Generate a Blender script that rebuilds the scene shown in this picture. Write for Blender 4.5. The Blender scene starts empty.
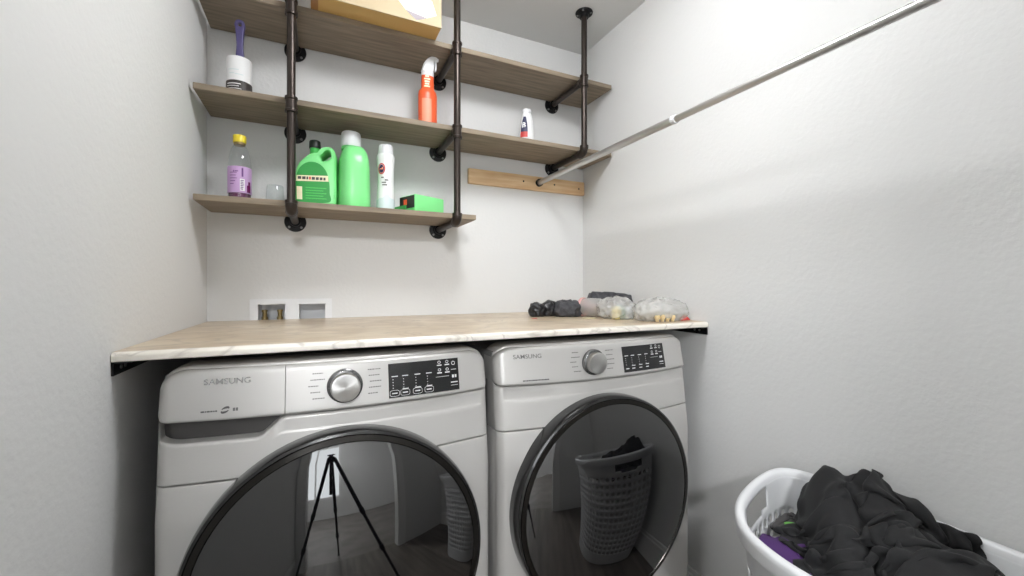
import bpy, bmesh, math, random
import numpy as np
from mathutils import Vector, Matrix, noise
PI = math.pi
S = bpy.context.scene
COL = S.collection
random.seed(7)

# ------------------------------------------------------------------ helpers
def lin(c):
    return tuple((x/12.92 if x <= .04045 else ((x+.055)/1.055)**2.4) for x in [v/255 for v in c]) + (1,)

def mat(name, rgb, rough=.5, metal=0., bump=None, vary=None, spec=None, coat=0, aniso=None, sheen=0):
    m = bpy.data.materials.new(name); m.use_nodes = True
    nt = m.node_tree; b = nt.nodes['Principled BSDF']
    b.inputs['Base Color'].default_value = lin(rgb)
    b.inputs['Roughness'].default_value = rough
    b.inputs['Metallic'].default_value = metal
    if spec is not None: b.inputs['Specular IOR Level'].default_value = spec
    if coat: b.inputs['Coat Weight'].default_value = coat; b.inputs['Coat Roughness'].default_value = .05
    if sheen: b.inputs['Sheen Weight'].default_value = sheen
    tc = nt.nodes.new('ShaderNodeTexCoord')
    if bump:
        sc, st, det = bump
        n = nt.nodes.new('ShaderNodeTexNoise'); n.inputs['Scale'].default_value = sc; n.inputs['Detail'].default_value = det
        bp = nt.nodes.new('ShaderNodeBump'); bp.inputs['Strength'].default_value = st; bp.inputs['Distance'].default_value = .004
        nt.links.new(tc.outputs['Object'], n.inputs['Vector']); nt.links.new(n.outputs['Fac'], bp.inputs['Height'])
        nt.links.new(bp.outputs['Normal'], b.inputs['Normal'])
    if vary:
        rgb2, sc, stretch = vary
        mp = nt.nodes.new('ShaderNodeMapping'); mp.inputs['Scale'].default_value = stretch
        n = nt.nodes.new('ShaderNodeTexNoise'); n.inputs['Scale'].default_value = sc; n.inputs['Detail'].default_value = 6
        cr = nt.nodes.new('ShaderNodeValToRGB')
        cr.color_ramp.elements[0].position = .35; cr.color_ramp.elements[0].color = lin(rgb)
        cr.color_ramp.elements[1].position = .65; cr.color_ramp.elements[1].color = lin(rgb2)
        nt.links.new(tc.outputs['Object'], mp.inputs['Vector']); nt.links.new(mp.outputs['Vector'], n.inputs['Vector'])
        nt.links.new(n.outputs['Fac'], cr.inputs['Fac']); nt.links.new(cr.outputs['Color'], b.inputs['Base Color'])
    if aniso:
        b.inputs['Anisotropic'].default_value = aniso
        t = nt.nodes.new('ShaderNodeTangent'); t.direction_type = 'RADIAL'; t.axis = 'Y'
        nt.links.new(t.outputs['Tangent'], b.inputs['Tangent'])
    return m

def film(name, tint, alpha, rough=.1, ior=1.5, body=(200, 200, 200), bodyw=0.1, bump=None):
    """thin see-through sheet: clear film, bottle wall or smoked pane"""
    m = bpy.data.materials.new(name); m.use_nodes = True
    nt = m.node_tree; nt.nodes.clear()
    out = nt.nodes.new('ShaderNodeOutputMaterial')
    tr = nt.nodes.new('ShaderNodeBsdfTransparent'); tr.inputs['Color'].default_value = lin(tint)
    df = nt.nodes.new('ShaderNodeBsdfDiffuse'); df.inputs['Color'].default_value = lin(body)
    m1 = nt.nodes.new('ShaderNodeMixShader'); m1.inputs[0].default_value = bodyw
    nt.links.new(tr.outputs[0], m1.inputs[1]); nt.links.new(df.outputs[0], m1.inputs[2])
    gl = nt.nodes.new('ShaderNodeBsdfGlossy'); gl.inputs['Roughness'].default_value = rough
    lw = nt.nodes.new('ShaderNodeLayerWeight'); lw.inputs['Blend'].default_value = .5
    pw = nt.nodes.new('ShaderNodeMath'); pw.operation = 'POWER'; pw.inputs[1].default_value = 5
    fr = nt.nodes.new('ShaderNodeMath'); fr.operation = 'MULTIPLY_ADD'; f0 = ((ior-1)/(ior+1))**2
    fr.inputs[1].default_value = 1-f0; fr.inputs[2].default_value = f0
    nt.links.new(lw.outputs['Facing'], pw.inputs[0]); nt.links.new(pw.outputs[0], fr.inputs[0])
    m2 = nt.nodes.new('ShaderNodeMixShader')
    nt.links.new(fr.outputs[0], m2.inputs[0]); nt.links.new(m1.outputs[0], m2.inputs[1]); nt.links.new(gl.outputs[0], m2.inputs[2])
    nt.links.new(m2.outputs[0], out.inputs['Surface'])
    if bump:
        tc = nt.nodes.new('ShaderNodeTexCoord'); n = nt.nodes.new('ShaderNodeTexNoise'); n.inputs['Scale'].default_value = bump[0]; n.inputs['Detail'].default_value = 4
        bp = nt.nodes.new('ShaderNodeBump'); bp.inputs['Strength'].default_value = bump[1]; bp.inputs['Distance'].default_value = .004
        nt.links.new(tc.outputs['Object'], n.inputs['Vector']); nt.links.new(n.outputs['Fac'], bp.inputs['Height'])
        nt.links.new(bp.outputs['Normal'], gl.inputs['Normal']); nt.links.new(bp.outputs['Normal'], lw.inputs['Normal'])
    return m

class MB:
    """collects vertices and faces; build() links them as ONE mesh object"""
    def __init__(s): s.v = []; s.f = []
    def add(s, vs, fs, M=None):
        k = len(s.v)
        s.v += [tuple(M @ Vector(p)) if M is not None else tuple(p) for p in vs]
        s.f += [tuple(i+k for i in f) for f in fs]
        return s
    def box(s, x0, x1, y0, y1, z0, z1, bev=0, seg=2, M=None):
        bm = bmesh.new()
        vs = [bm.verts.new((x, y, z)) for x in (x0, x1) for y in (y0, y1) for z in (z0, z1)]
        for q in ((0,1,3,2),(4,6,7,5),(0,4,5,1),(2,3,7,6),(0,2,6,4),(1,5,7,3)): bm.faces.new([vs[i] for i in q])
        if bev: bmesh.ops.bevel(bm, geom=bm.edges[:], offset=bev, segments=seg, profile=.5, affect='EDGES')
        bm.verts.index_update()
        s.add([v.co[:] for v in bm.verts], [[v.index for v in f.verts] for f in bm.faces], M); bm.free(); return s
    def lathe(s, prof, seg=32, M=None, sx=1, sy=1):
        """profile (r, z) revolved around z"""
        vs = []; fs = []
        for r, z in prof:
            for i in range(seg):
                a = 2*PI*i/seg; vs.append((r*math.cos(a)*sx, r*math.sin(a)*sy, z))
        n = len(prof)
        for j in range(n-1):
            for i in range(seg):
                k = (i+1) % seg
                fs.append((j*seg+i, j*seg+k, (j+1)*seg+k, (j+1)*seg+i))
        if prof[0][0] > 1e-6 and s.cap: fs.append(tuple(range(seg))[::-1])
        if prof[-1][0] > 1e-6 and s.cap: fs.append(tuple((n-1)*seg+i for i in range(seg)))
        return s.add(vs, fs, M)
    cap = True
    def tube(s, p0, p1, r, r1=None, seg=20):
        p0 = Vector(p0); p1 = Vector(p1); d = p1-p0
        M = Matrix.Translation(p0) @ d.to_track_quat('Z', 'Y').to_matrix().to_4x4()
        return s.lathe([(r, 0), (r if r1 is None else r1, d.length)], seg, M)
    def build(s, name, m, parent=None, smooth=True, loc=None, angle=35):
        me = bpy.data.meshes.new(name); me.from_pydata(s.v, [], s.f)
        bm = bmesh.new(); bm.from_mesh(me)
        bmesh.ops.remove_doubles(bm, verts=bm.verts[:], dist=1e-5)
        bmesh.ops.recalc_face_normals(bm, faces=bm.faces[:])
        bm.to_mesh(me); bm.free()
        me.materials.append(m)
        if smooth:
            me.polygons.foreach_set('use_smooth', [True]*len(me.polygons))
            me.set_sharp_from_angle(angle=math.radians(angle))
        o = bpy.data.objects.new(name, me); COL.objects.link(o)
        if parent: o.parent = parent
        if loc: o.location = loc
        return o

class Open(MB):
    cap = False

def tag(o, label, cat, group=None):
    o['label'] = label; o['category'] = cat
    if group: o['group'] = group
    return o
def thing(name, label, cat, loc=(0,0,0), rz=0, group=None, rot=None):
    o = bpy.data.objects.new(name, None); o.empty_display_size = .05; COL.objects.link(o)
    o.location = loc; o.rotation_euler = rot or (0, 0, rz)
    return tag(o, label, cat, group)
def struct(name, mb, m, smooth=False):
    o = mb.build(name, m, smooth=smooth); o['kind'] = 'structure'; return o
RY = lambda x, y, z: Matrix.Translation((x, y, z)) @ Matrix.Rotation(PI/2, 4, 'X')     # lathe axis -> -Y (towards the room)
def text_geo(txt, size, bold=0.0):
    cu = bpy.data.curves.new('lettering', 'FONT'); cu.body = txt; cu.size = size; cu.align_x = 'CENTER'; cu.align_y = 'CENTER'; cu.offset = bold
    o = bpy.data.objects.new('lettering', cu); COL.objects.link(o)
    bpy.context.view_layer.update()
    dg = bpy.context.evaluated_depsgraph_get(); me = o.evaluated_get(dg).to_mesh()
    vs = [(v.co.x, v.co.y) for v in me.vertices]; fs = [tuple(p.vertices) for p in me.polygons]
    o.evaluated_get(dg).to_mesh_clear(); bpy.data.objects.remove(o); bpy.data.curves.remove(cu)
    return vs, fs
def curve_solid(loops, extrude, bevel, res=4):
    """filled 2D outline (with holes) swept to a rounded slab; in local XZ, thickness along Y"""
    cu = bpy.data.curves.new('outline', 'CURVE'); cu.dimensions = '2D'; cu.fill_mode = 'BOTH'
    cu.extrude = extrude; cu.bevel_depth = bevel; cu.bevel_resolution = res; cu.offset = -bevel
    for lp in loops:
        sp = cu.splines.new('POLY'); sp.points.add(len(lp)-1); sp.use_cyclic_u = True
        for p, q in zip(sp.points, lp): p.co = (q[0], q[1], 0, 1)
    o = bpy.data.objects.new('outline', cu); COL.objects.link(o); bpy.context.view_layer.update()
    dg = bpy.context.evaluated_depsgraph_get(); me = o.evaluated_get(dg).to_mesh()
    vs = [(v.co.x, -v.co.z, v.co.y) for v in me.vertices]; fs = [tuple(p.vertices) for p in me.polygons]
    o.evaluated_get(dg).to_mesh_clear(); bpy.data.objects.remove(o); bpy.data.curves.remove(cu)
    return vs, fs
def smooth_loop(pts, n=6):
    """closed Catmull-Rom through pts"""
    out = []; k = len(pts)
    for i in range(k):
        p0, p1, p2, p3 = [Vector(pts[(i+j-1) % k]) for j in range(4)]
        for t in [q/n for q in range(n)]:
            out.append(tuple(.5*((2*p1)+(p2-p0)*t+(2*p0-5*p1+4*p2-p3)*t*t+(3*p1-p0-3*p2+p3)*t**3)))
    return out

# ------------------------------------------------------------------ materials
WALL = mat('wall_paint', (219, 219, 218), .75, bump=(85, .22, 3))
CEIL = mat('ceiling_paint', (216, 216, 215), .85, bump=(85, .15, 3))
TRIM = mat('trim_paint', (232, 232, 230), .4)
FLOOR = mat('floor_planks', (120, 112, 104), .45, vary=((88, 82, 76), 3, (8, .6, 1)))
HALLF = mat('hall_floor', (136, 131, 125), .4, vary=((112, 107, 101), 4, (1, 1, 1)))
WOOD = mat('shelf_wood', (148, 133, 114), .6, vary=((122, 109, 92), 5, (1.2, 14, 8)))
PINE = mat('pine', (232, 202, 160), .55, vary=((212, 174, 130), 4, (1.5, 1, 12)))
PIPE = mat('bronze_pipe', (62, 55, 51), .34, .75)
IRON = mat('black_iron', (26, 26, 28), .4, .5)
SCREW = mat('screw_steel', (150, 150, 150), .35, .9)
STEEL = mat('brushed_rod', (196, 194, 192), .3, .85)
SILVER = mat('platinum_enamel', (186, 184, 181), .42, .22, coat=.25)
SIDE = mat('cabinet_side', (120, 119, 118), .5, .2)
PANEL = mat('panel_platinum', (182, 180, 177), .38, .28, coat=.2)
RECSHADE = mat('recess_shade', (72, 70, 69), .5, .2)  # darker than the body: shade of the hand recess put into its colour
CHROME = mat('chrome', (200, 200, 200), .12, 1)
DIAL = mat('brushed_dial', (200, 199, 197), .3, 1, aniso=.85)
DIALB = mat('dial_ring', (120, 120, 120), .25, .9)
DISP = mat('display_black', (30, 30, 31), .2)
MARK = mat('marking_grey', (96, 94, 93), .5)
WMARK = mat('marking_white', (205, 205, 205), .5)
DMARK = mat('marking_dark', (70, 68, 68), .4)
DOORB = mat('door_black', (14, 14, 15), .22, coat=.5)
DOORC = mat('smoked_chrome', (50, 48, 46), .22, .9)
BOWL = mat('door_bowl', (26, 26, 28), .35)
BOWLR = mat('bowl_ring', (105, 107, 110), .3, .4)
SMOKE = film('smoked_glass', (125, 126, 130), 1, .012, 2.2, (20, 20, 22), .35)
WHITEP = mat('white_plastic', (226, 227, 229), .38)
BRASS = mat('brass', (150, 132, 92), .35, .8)
CARD = mat('cardboard_tan', (214, 176, 108), .7)
CARDF = mat('carton_front', (190, 172, 140), .6)
GREENP = mat('green_plastic', (130, 226, 140), .32)
GREENL = mat('green_label', (38, 150, 62), .45)
CREAM = mat('cream_paper', (240, 232, 196), .5)
GDARK = mat('green_bottle', (70, 190, 84), .3)
BLACKC = mat('black_cap', (28, 36, 30), .4)  # cap colour, also used for the painted dark inside of the dryer-sheet box
WHITEL = mat('white_label', (236, 236, 236), .5)
ORANGE = mat('orange_plastic', (232, 96, 54), .35)
ORANGEL = mat('orange_label', (238, 150, 118), .45)
YELLOW = mat('yellow_cap', (236, 214, 60), .4)
LILAC = mat('lilac_label', (196, 160, 206), .5)
PURPLE = mat('purple_liquid', (104, 26, 84), .25)
PDARK = mat('purple_print', (110, 64, 130), .5)
NAVY = mat('navy_print', (44, 46, 82), .5)
RED = mat('red_print', (206, 70, 62), .5)
VIOLET = mat('violet_handle', (78, 70, 116), .35)
TEAL = mat('pale_teal_print', (212, 224, 225), .5)
CLEAR = film('clear_plastic', (244, 246, 246), 1, .04, 1.45, (225, 228, 230), .05)
BAG = film('polythene', (246, 246, 245), 1, .12, 1.6, (236, 235, 232), .34, bump=(75, 1.0))
ROPE = mat('tan_wood_knob', (218, 196, 150), .5)
BLACKB = mat('black_bin_bag', (34, 34, 36), .3, bump=(120, .8, 4))
MESHG = mat('charcoal_mesh', (72, 72, 76), .6, bump=(220, 1, 2), vary=((48, 48, 52), 60, (1, 1, 1)))
CLOTHB = mat('black_jersey', (18, 18, 20), .85, bump=(500, .15, 2), sheen=.05)
CLOTHP = mat('purple_cotton', (74, 42, 100), .9)
CLOTHG = mat('grey_stripe', (150, 146, 140), .9, vary=((92, 90, 88), 60, (1, 1, 1)))
CLOTHK = mat('khaki_dark', (66, 58, 48), .9)
CLOTHL = mat('lime_cotton', (112, 186, 84), .9)
CLOTHW = mat('white_cotton', (205, 204, 202), .9)
CLOTHD = mat('dark_grey_cotton', (84, 82, 82), .9)

def marble(name, c0, c1, vein):
    m = mat(name, c0, .32); nt = m.node_tree; b = nt.nodes['Principled BSDF']
    tc = nt.nodes.new('ShaderNodeTexCoord')
    n1 = nt.nodes.new('ShaderNodeTexNoise'); n1.inputs['Scale'].default_value = 7; n1.inputs['Detail'].default_value = 7; n1.inputs['Distortion'].default_value = .8
    cr = nt.nodes.new('ShaderNodeValToRGB'); cr.color_ramp.elements[0].position = .35; cr.color_ramp.elements[1].position = .68
    cr.color_ramp.elements[0].color = lin(c0); cr.color_ramp.elements[1].color = lin(c1)
    mp = nt.nodes.new('ShaderNodeMapping'); mp.inputs['Rotation'].default_value = (0, 0, .6); mp.inputs['Scale'].default_value = (1, 2.2, 1)
    n2 = nt.nodes.new('ShaderNodeTexNoise'); n2.inputs['Scale'].default_value = 3.6; n2.inputs['Detail'].default_value = 6; n2.inputs['Distortion'].default_value = 1.6
    v = nt.nodes.new('ShaderNodeValToRGB'); e = v.color_ramp.elements
    e[0].position = .47; e[0].color = (0, 0, 0, 1); e[1].position = .53; e[1].color = (0, 0, 0, 1); q = e.new(.5); q.color = (1, 1, 1, 1)
    mx = nt.nodes.new('ShaderNodeMix'); mx.data_type = 'RGBA'; mx.inputs[7].default_value = lin(vein)
    L = nt.links.new
    L(tc.outputs['Object'], n1.inputs['Vector']); L(tc.outputs['Object'], mp.inputs['Vector']); L(mp.outputs['Vector'], n2.inputs['Vector'])
    L(n1.outputs['Fac'], cr.inputs['Fac']); L(n2.outputs['Fac'], v.inputs['Fac'])
    ml = nt.nodes.new('ShaderNodeMath'); ml.operation = 'MULTIPLY'; ml.inputs[1].default_value = .55
    L(v.outputs['Color'], ml.inputs[0]); L(ml.outputs[0], mx.inputs[0]); L(cr.outputs['Color'], mx.inputs[6]); L(mx.outputs[2], b.inputs['Base Color'])
    return m
MARBLE = marble('marble_laminate', (186, 165, 137), (214, 198, 174), (150, 132, 115))
MARBLEE = marble('marble_edge', (226, 220, 208), (232, 227, 217), (168, 160, 150))

# ------------------------------------------------------------------ the room
XL, XR, YB, YF, ZC = -.345, 1.216, 1.75, -.36, 2.316
DX0, DX1, DZ = -.27, .64, 2.05          # doorway the picture is taken through
struct('floor', MB().box(XL-.1, XR+.1, YF-.12, YB+.1, -.05, 0), FLOOR)
struct('ceiling', MB().box(XL-.1, XR+.1, YF-.1, YB+.1, ZC, ZC+.05), CEIL)
struct('wall_left', MB().box(XL-.1, XL, YF, YB+.1, 0, ZC), WALL)
struct('wall_right', MB().box(XR, XR+.1, YF, YB+.1, 0, ZC), WALL)
# wall_back with the recess of the washer supply box cut out
BX0, BX1, BZ0, BZ1 = -.200, .035, .965, 1.086
w = MB(); w.box(XL, BX0, YB, YB+.1, 0, ZC).box(BX1, XR, YB, YB+.1, 0, ZC).box(BX0, BX1, YB, YB+.1, 0, BZ0).box(BX0, BX1, YB, YB+.1, BZ1, ZC)
struct('wall_back', w, WALL)
w = MB(); w.box(XL-.1, DX0, YF-.1, YF, 0, ZC).box(DX1, XR+.1, YF-.1, YF, 0, ZC).box(DX0, DX1, YF-.1, YF, DZ, ZC)
struct('wall_front', w, WALL)
for nm, a in (('trim_1', (DX0-.065, DX0, YF, YF+.015, 0, DZ+.065)), ('trim_2', (DX1, DX1+.065, YF, YF+.015, 0, DZ+.065)), ('trim_3', (DX0, DX1, YF, YF+.015, DZ, DZ+.065)),
              ('trim_4', (DX0-.001, DX0+.018, YF-.105, YF+.005, 0, DZ)), ('trim_5', (DX1-.018, DX1+.001, YF-.105, YF+.005, 0, DZ))):
    struct(nm, MB().box(*a, bev=.003), TRIM)
def baseb(y0, y1, x, sgn):
    p = MB().box(min(x, x+sgn*.014), max(x, x+sgn*.014), y0, y1, 0, .125, .003)
    return p.box(min(x, x+sgn*.009), max(x, x+sgn*.009), y0, y1, .12, .143, .003)
struct('baseboard_right', baseb(YF+.016, YB, XR, -1), TRIM)
struct('baseboard_left', baseb(YF+.016, YB, XL, 1), TRIM)
# the hall beyond the doorway, seen only mirrored in the glass doors
struct('floor_hall', MB().box(-1.6, 2.0, -3.2, YF-.12, -.05, 0), HALLF)
struct('ceiling_hall', MB().box(-1.6, 2.0, -3.2, YF-.1, 2.44, 2.49), CEIL)
w = MB(); w.box(-1.6, -1.2, -3.3, -3.2, 0, 2.44).box(.1, 2.0, -3.3, -3.2, 0, 2.44).box(-1.2, .1, -3.3, -3.2, 0, .5).box(-1.2, .1, -3.3, -3.2, 2.15, 2.44)
struct('wall_hall_back', w, WALL)
w = MB(); w.box(-1.2, -1.15, -3.27, -3.22, .5, 2.15).box(.05, .1, -3.27, -3.22, .5, 2.15).box(-1.15, .05, -3.27, -3.22, .5, .55).box(-1.15, .05, -3.27, -3.22, 2.1, 2.15).box(-.57, -.53, -3.27, -3.22, .55, 2.1)
struct('window_1', w, TRIM)
pl = bpy.data.lights.new('window_portal', 'AREA'); pl.shape = 'RECTANGLE'; pl.size = 1.2; pl.size_y = 1.55; pl.cycles.is_portal = True
po = bpy.data.objects.new('window_portal', pl); COL.objects.link(po); po.location = (-.55, -3.24, 1.325); po.rotation_euler = (PI/2, 0, 0)
struct('wall_hall_left', MB().box(-1.7, -1.6, -3.2, YF-.1, 0, 2.44), WALL)
struct('wall_hall_right', MB().box(2.0, 2.1, -3.2, YF-.1, 0, 2.44), WALL)
w = MB(); w.box(-1.6, XL-.1, YF-.1, YF, 0, 2.44).box(XR+.1, 2.0, YF-.1, YF, 0, 2.44).box(XL-.1, XR+.1, YF-.1, YF, ZC+.05, 2.44)
struct('wall_hall_front', w, WALL)

# ------------------------------------------------------------------ lamps
def emit(name, rgb, s):
    m = bpy.data.materials.new(name); m.use_nodes = True; nt = m.node_tree; nt.nodes.clear()
    o = nt.nodes.new('ShaderNodeOutputMaterial'); e = nt.nodes.new('ShaderNodeEmission')
    e.inputs['Color'].default_value = (*rgb, 1); e.inputs['Strength'].default_value = s
    nt.links.new(e.outputs[0], o.inputs['Surface']); return m
def ceiling_lamp(label, x, y, z, r, em):
    t = thing('ceiling_light', label, 'light', (x, y, z))
    MB().lathe([(r+.02, 0), (r+.02, -.018), (r+.008, -.026), (r, -.026)], 48).build('rim', TRIM, t)
    MB().lathe([(r, -.022)] + [(r*math.cos(a), -.022-.115*math.sin(a)) for a in [i*PI/20 for i in range(1, 11)]], 48).build('diffuser', em, t)
    return t
LAMP = emit('lamp_glow', (.968, .982, 1), 51)
HFILL = emit('hall_fill_glow', (.968, .982, 1), 215)
ceiling_lamp('white flush dome light on the ceiling above the laundry machines', .44, .80, ZC, .15, LAMP)
ceiling_lamp('added white dome fill light on the unseen hall ceiling outside the doorway', -.30, -1.9, 2.44, .2, HFILL)  # hall dome added to send fill light in through the doorway

# ------------------------------------------------------------------ shelves on pipes
SH = {'bottom': (1.405, -.333, .556), 'middle': (1.735, -.333, 1.206), 'top': (2.040, -.333, 1.206)}
SY0, SY1, ST = 1.513, 1.742, .019
lab = {'bottom': 'short grey-brown wooden plank shelf holding the green detergent jug, lowest of three',
       'middle': 'long grey-brown wooden plank shelf holding the orange spray bottle, second of three',
       'top': 'long grey-brown wooden plank shelf holding the tan carton, highest of three'}
for k, (z, x0, x1) in SH.items():
    o = MB().box(0, x1-x0, 0, SY1-SY0, 0, ST, .0015, 1).build('wall_shelf', WOOD, loc=(x0, SY0, z))
    tag(o, lab[k], 'shelf', 'plank shelves on the back wall')
PY = 1.476
def flange(parent, name, M):
    f = MB().lathe([(0, 0), (.036, 0), (.037, .002), (.036, .006), (.021, .0085), (.0183, .012), (.0185, .024), (.013, .024), (0, .024)], 32, M).build(name, IRON, parent)
    for i in range(4):
        a = PI/4 + i*PI/2
        MB().lathe([(.0046, .004), (.0046, .0078), (.003, .0092), (0, .0094)], 12, M @ Matrix.Translation((.0285*math.cos(a), .0285*math.sin(a), 0))).build('screw', SCREW, f)
def pipe_bracket(x, levels, label):
    zs = [SH[k][0]-.0165 for k in levels]; zb = zs[0]
    t = thing('pipe_bracket', label, 'pipe bracket', (x, YB, zb), group='black pipe shelf brackets')
    y = PY-YB
    r = .0125
    prev = zb
    for i, z in enumerate(zs):
        lz = z-zb
        if i == 0:       # elbow
            mb = MB(); pts = []
            n = 8
            rad = .019
            cen = Vector((0, y+.022, lz+.022))
            for j in range(n+1):
                a = PI + (PI/2)*j/n
                pts.append((Vector((0, cen.y+.022*math.cos(a), cen.z+.022*math.sin(a))), Vector((0, -math.sin(a), math.cos(a)))))
            vs = []; fs = []; sg = 20
            for p, d in pts:
                q = d.to_track_quat('Z', 'X')
                for s_ in range(sg):
                    a = 2*PI*s_/sg; vs.append(tuple(p + q @ Vector((rad*.9*math.cos(a), rad*.9*math.sin(a), 0))))
            for j in range(n):
                for s_ in range(sg): fs.append((j*sg+s_, j*sg+(s_+1) % sg, (j+1)*sg+(s_+1) % sg, (j+1)*sg+s_))
            mb.add(vs, fs)
            mb.lathe([(.0125, 0), (.0183, 0), (.0183, .010), (.0125, .010)], 20, Matrix.Translation((0, y, lz+.020)))
            mb.lathe([(.0125, 0), (.0183, 0), (.0183, .010), (.0125, .010)], 20, RY(0, y+.032, lz))
            mb.build('elbow', PIPE, t)
            top = lz+.022
        else:
            mb = MB().lathe([(.0125, -.024), (.0183, -.024), (.0188, -.021), (.0183, -.016), (.0160, -.0145), (.0160, .0145), (.0183, .016), (.0188, .021), (.0183, .024), (.0125, .024)], 24, Matrix.Translation((0, y, lz)))
            mb.lathe([(.0165, 0), (.0168, .018), (.0183, .0195), (.0183, .028), (.0125, .028)], 20, Matrix.Translation((0, y, lz)) @ Matrix.Rotation(-PI/2, 4, 'X'))
            mb.build('tee', PIPE, t)
        MB().tube((0, y+.012, lz), (0, -.015, lz), r).build('arm', PIPE, t)
        flange(t, 'wall_flange', RY(0, 0, lz))
    MB().tube((0, y, .02), (0, y, ZC-zb-.012), r).build('upright', PIPE, t)
    flange(t, 'ceiling_flange', Matrix.Translation((0, y, ZC-zb)) @ Matrix.Rotation(PI, 4, 'X'))
pipe_bracket(-.0735, ('bottom', 'middle', 'top'), 'dark metal pipe shelf bracket just left of the green detergent jug')
pipe_bracket(.4680, ('bottom', 'middle', 'top'), 'dark metal pipe shelf bracket at the right end of the short bottom shelf')
pipe_bracket(1.0310, ('middle', 'top'), 'dark metal pipe shelf bracket in the corner, ending at the middle shelf')

# pine cleat and clothes rod
t = thing('wood_cleat', 'short pale pine board fixed low on the back wall beneath the middle shelf', 'board', (.602, YB, 1.602))
MB().box(0, .609, -.019, 0, 0, .066, .002).build('board', PINE, t)
for sx in (.268, .435, .575): MB().lathe([(.0042, 0), (.0042, .0015), (0, .0018)], 12, RY(sx, -.0185, .036 if sx < .5 else .03)).build('nail', IRON, t)
t = thing('clothes_rod', 'long round metal clothes rod running from the pine board along the right wall', 'rod', (.951, YB-.019, 1.638))
ly = YF-(YB-.019)
tilt = .008
def rz_(y): return tilt*(-y)/abs(ly)
J = .912-(YB-.019)
MB().tube((0, -.004, 0), (.004, J, rz_(J)), .0122).build('outer_tube', STEEL, t)
MB().tube((.004, J+.01, rz_(J)), (.008, ly+.016, tilt), .0098).build('inner_tube', STEEL, t)
MB().tube((.004, J+.004, rz_(J)), (.004, J-.010, rz_(J)), .0131).build('collar', WHITEP, t)
for yy, zz in ((0, 0), (ly, tilt)):
    d = -1 if yy == 0 else 1
    Open().lathe([(.0128, 0), (.0175, 0), (.0175, .012), (.015, .012), (.0128, .006)], 28, Matrix.Translation((0 if yy == 0 else .008, yy, zz)) @ Matrix.Rotation(PI/2*(-d), 4, 'X')).build('end_socket', IRON if yy == 0 else WHITEP, t)

# ------------------------------------------------------------------ worktop and supply box
CT, CB = 1.027, 1.009
CY0 = 1.006
t = thing('countertop', 'long cream marbled laminate countertop over the two laundry machines', 'countertop', (XL+.001, CY0, CB))
W_ = XR-XL-.002
MB().box(0, W_, .0095, YB-CY0-.001, 0, CT-CB).build('slab', MARBLE, t, smooth=False)
prof = []
h = CT-CB
for i in range(9):
    a = PI/2*i/8; prof.append((.0095*(1-math.sin(a)) , h-.0095+.0095*math.cos(a)))
prof = [(.0095, h)] + [(.0095-.0095*math.sin(PI/2*i/8), h-.0095+.0095*math.cos(PI/2*i/8)) for i in range(1, 9)] + [(0, .002), (.002, 0), (.0095, 0)]
vs = [(x, y, z) for x in (0, W_) for y, z in prof]; n = len(prof)
fs = [(i, (i+1) % n, n+(i+1) % n, n+i) for i in range(n)] + [tuple(range(n)), tuple(range(n, 2*n))]
MB().add(vs, fs).build('front_edge', MARBLEE, t)
def ledger(x, s, label):
    t = thing('support_ledger', label, 'bracket', (x, CY0+.004, CB-.026), group='dark countertop supports')
    MB().box(min(0, s*.004), max(0, s*.004), 0, .70, 0, .026).box(min(0, s*.03), max(0, s*.03), 0, .70, .0225, .026).build('angle_bar', IRON, t, smooth=False)
    for k in (.03, .05, .30, .60): MB().lathe([(.004, 0), (.004, .002), (0, .003)], 10, Matrix.Translation((s*.004, k, .013)) @ Matrix.Rotation(s*PI/2, 4, 'Y')).build('screw', SCREW, t)
ledger(XL, 1, 'dark metal angle support under the left end of the countertop')
ledger(XR, -1, 'dark metal angle support under the right end of the countertop')

t = thing('washer_supply_box', 'white twin recessed washer supply box with two brass valves on the back wall', 'outlet box', (-.2185, YB, .95))
fw = .270
holes = [(.0255, .112), (.158, .247)]
zb, zt = .03, .133
mb = MB()
xs = [0, holes[0][0], holes[0][1], holes[1][0], holes[1][1], fw]
for i in range(5):
    if i in (1, 3):
        mb.box(xs[i], xs[i+1], -.005, .002, zt, .152); mb.box(xs[i], xs[i+1], -.005, .002, 0, zb)
    else: mb.box(xs[i], xs[i+1], -.005, .002, 0, .152)
mb.build('faceplate', WHITEP, t, smooth=False)
for i, (a, b) in enumerate(holes):
    mb = Open(); d = .075
    mb.add([(a, -.003, zb), (b, -.003, zb), (b, -.003, zt), (a, -.003, zt), (a, d, zb), (b, d, zb), (b, d, zt), (a, d, zt)], [(0,1,5,4),(1,2,6,5),(2,3,7,6),(3,0,4,7),(4,5,6,7)])
    mb.build('recess', WHITEP, t, smooth=False)
for vx in (.044, .093):
    mb = MB().lathe([(.0085, .03), (.0085, .06), (.0105, .062), (.0105, .085), (.0075, .088), (.0075, .104), (.0095, .105), (.0095, .112), (0, .113)], 18, Matrix.Translation((vx, .022, 0)))
    mb.tube((vx, .022, .075), (vx, -.002, .075), .006)
    mb.build('valve', BRASS, t)

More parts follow.
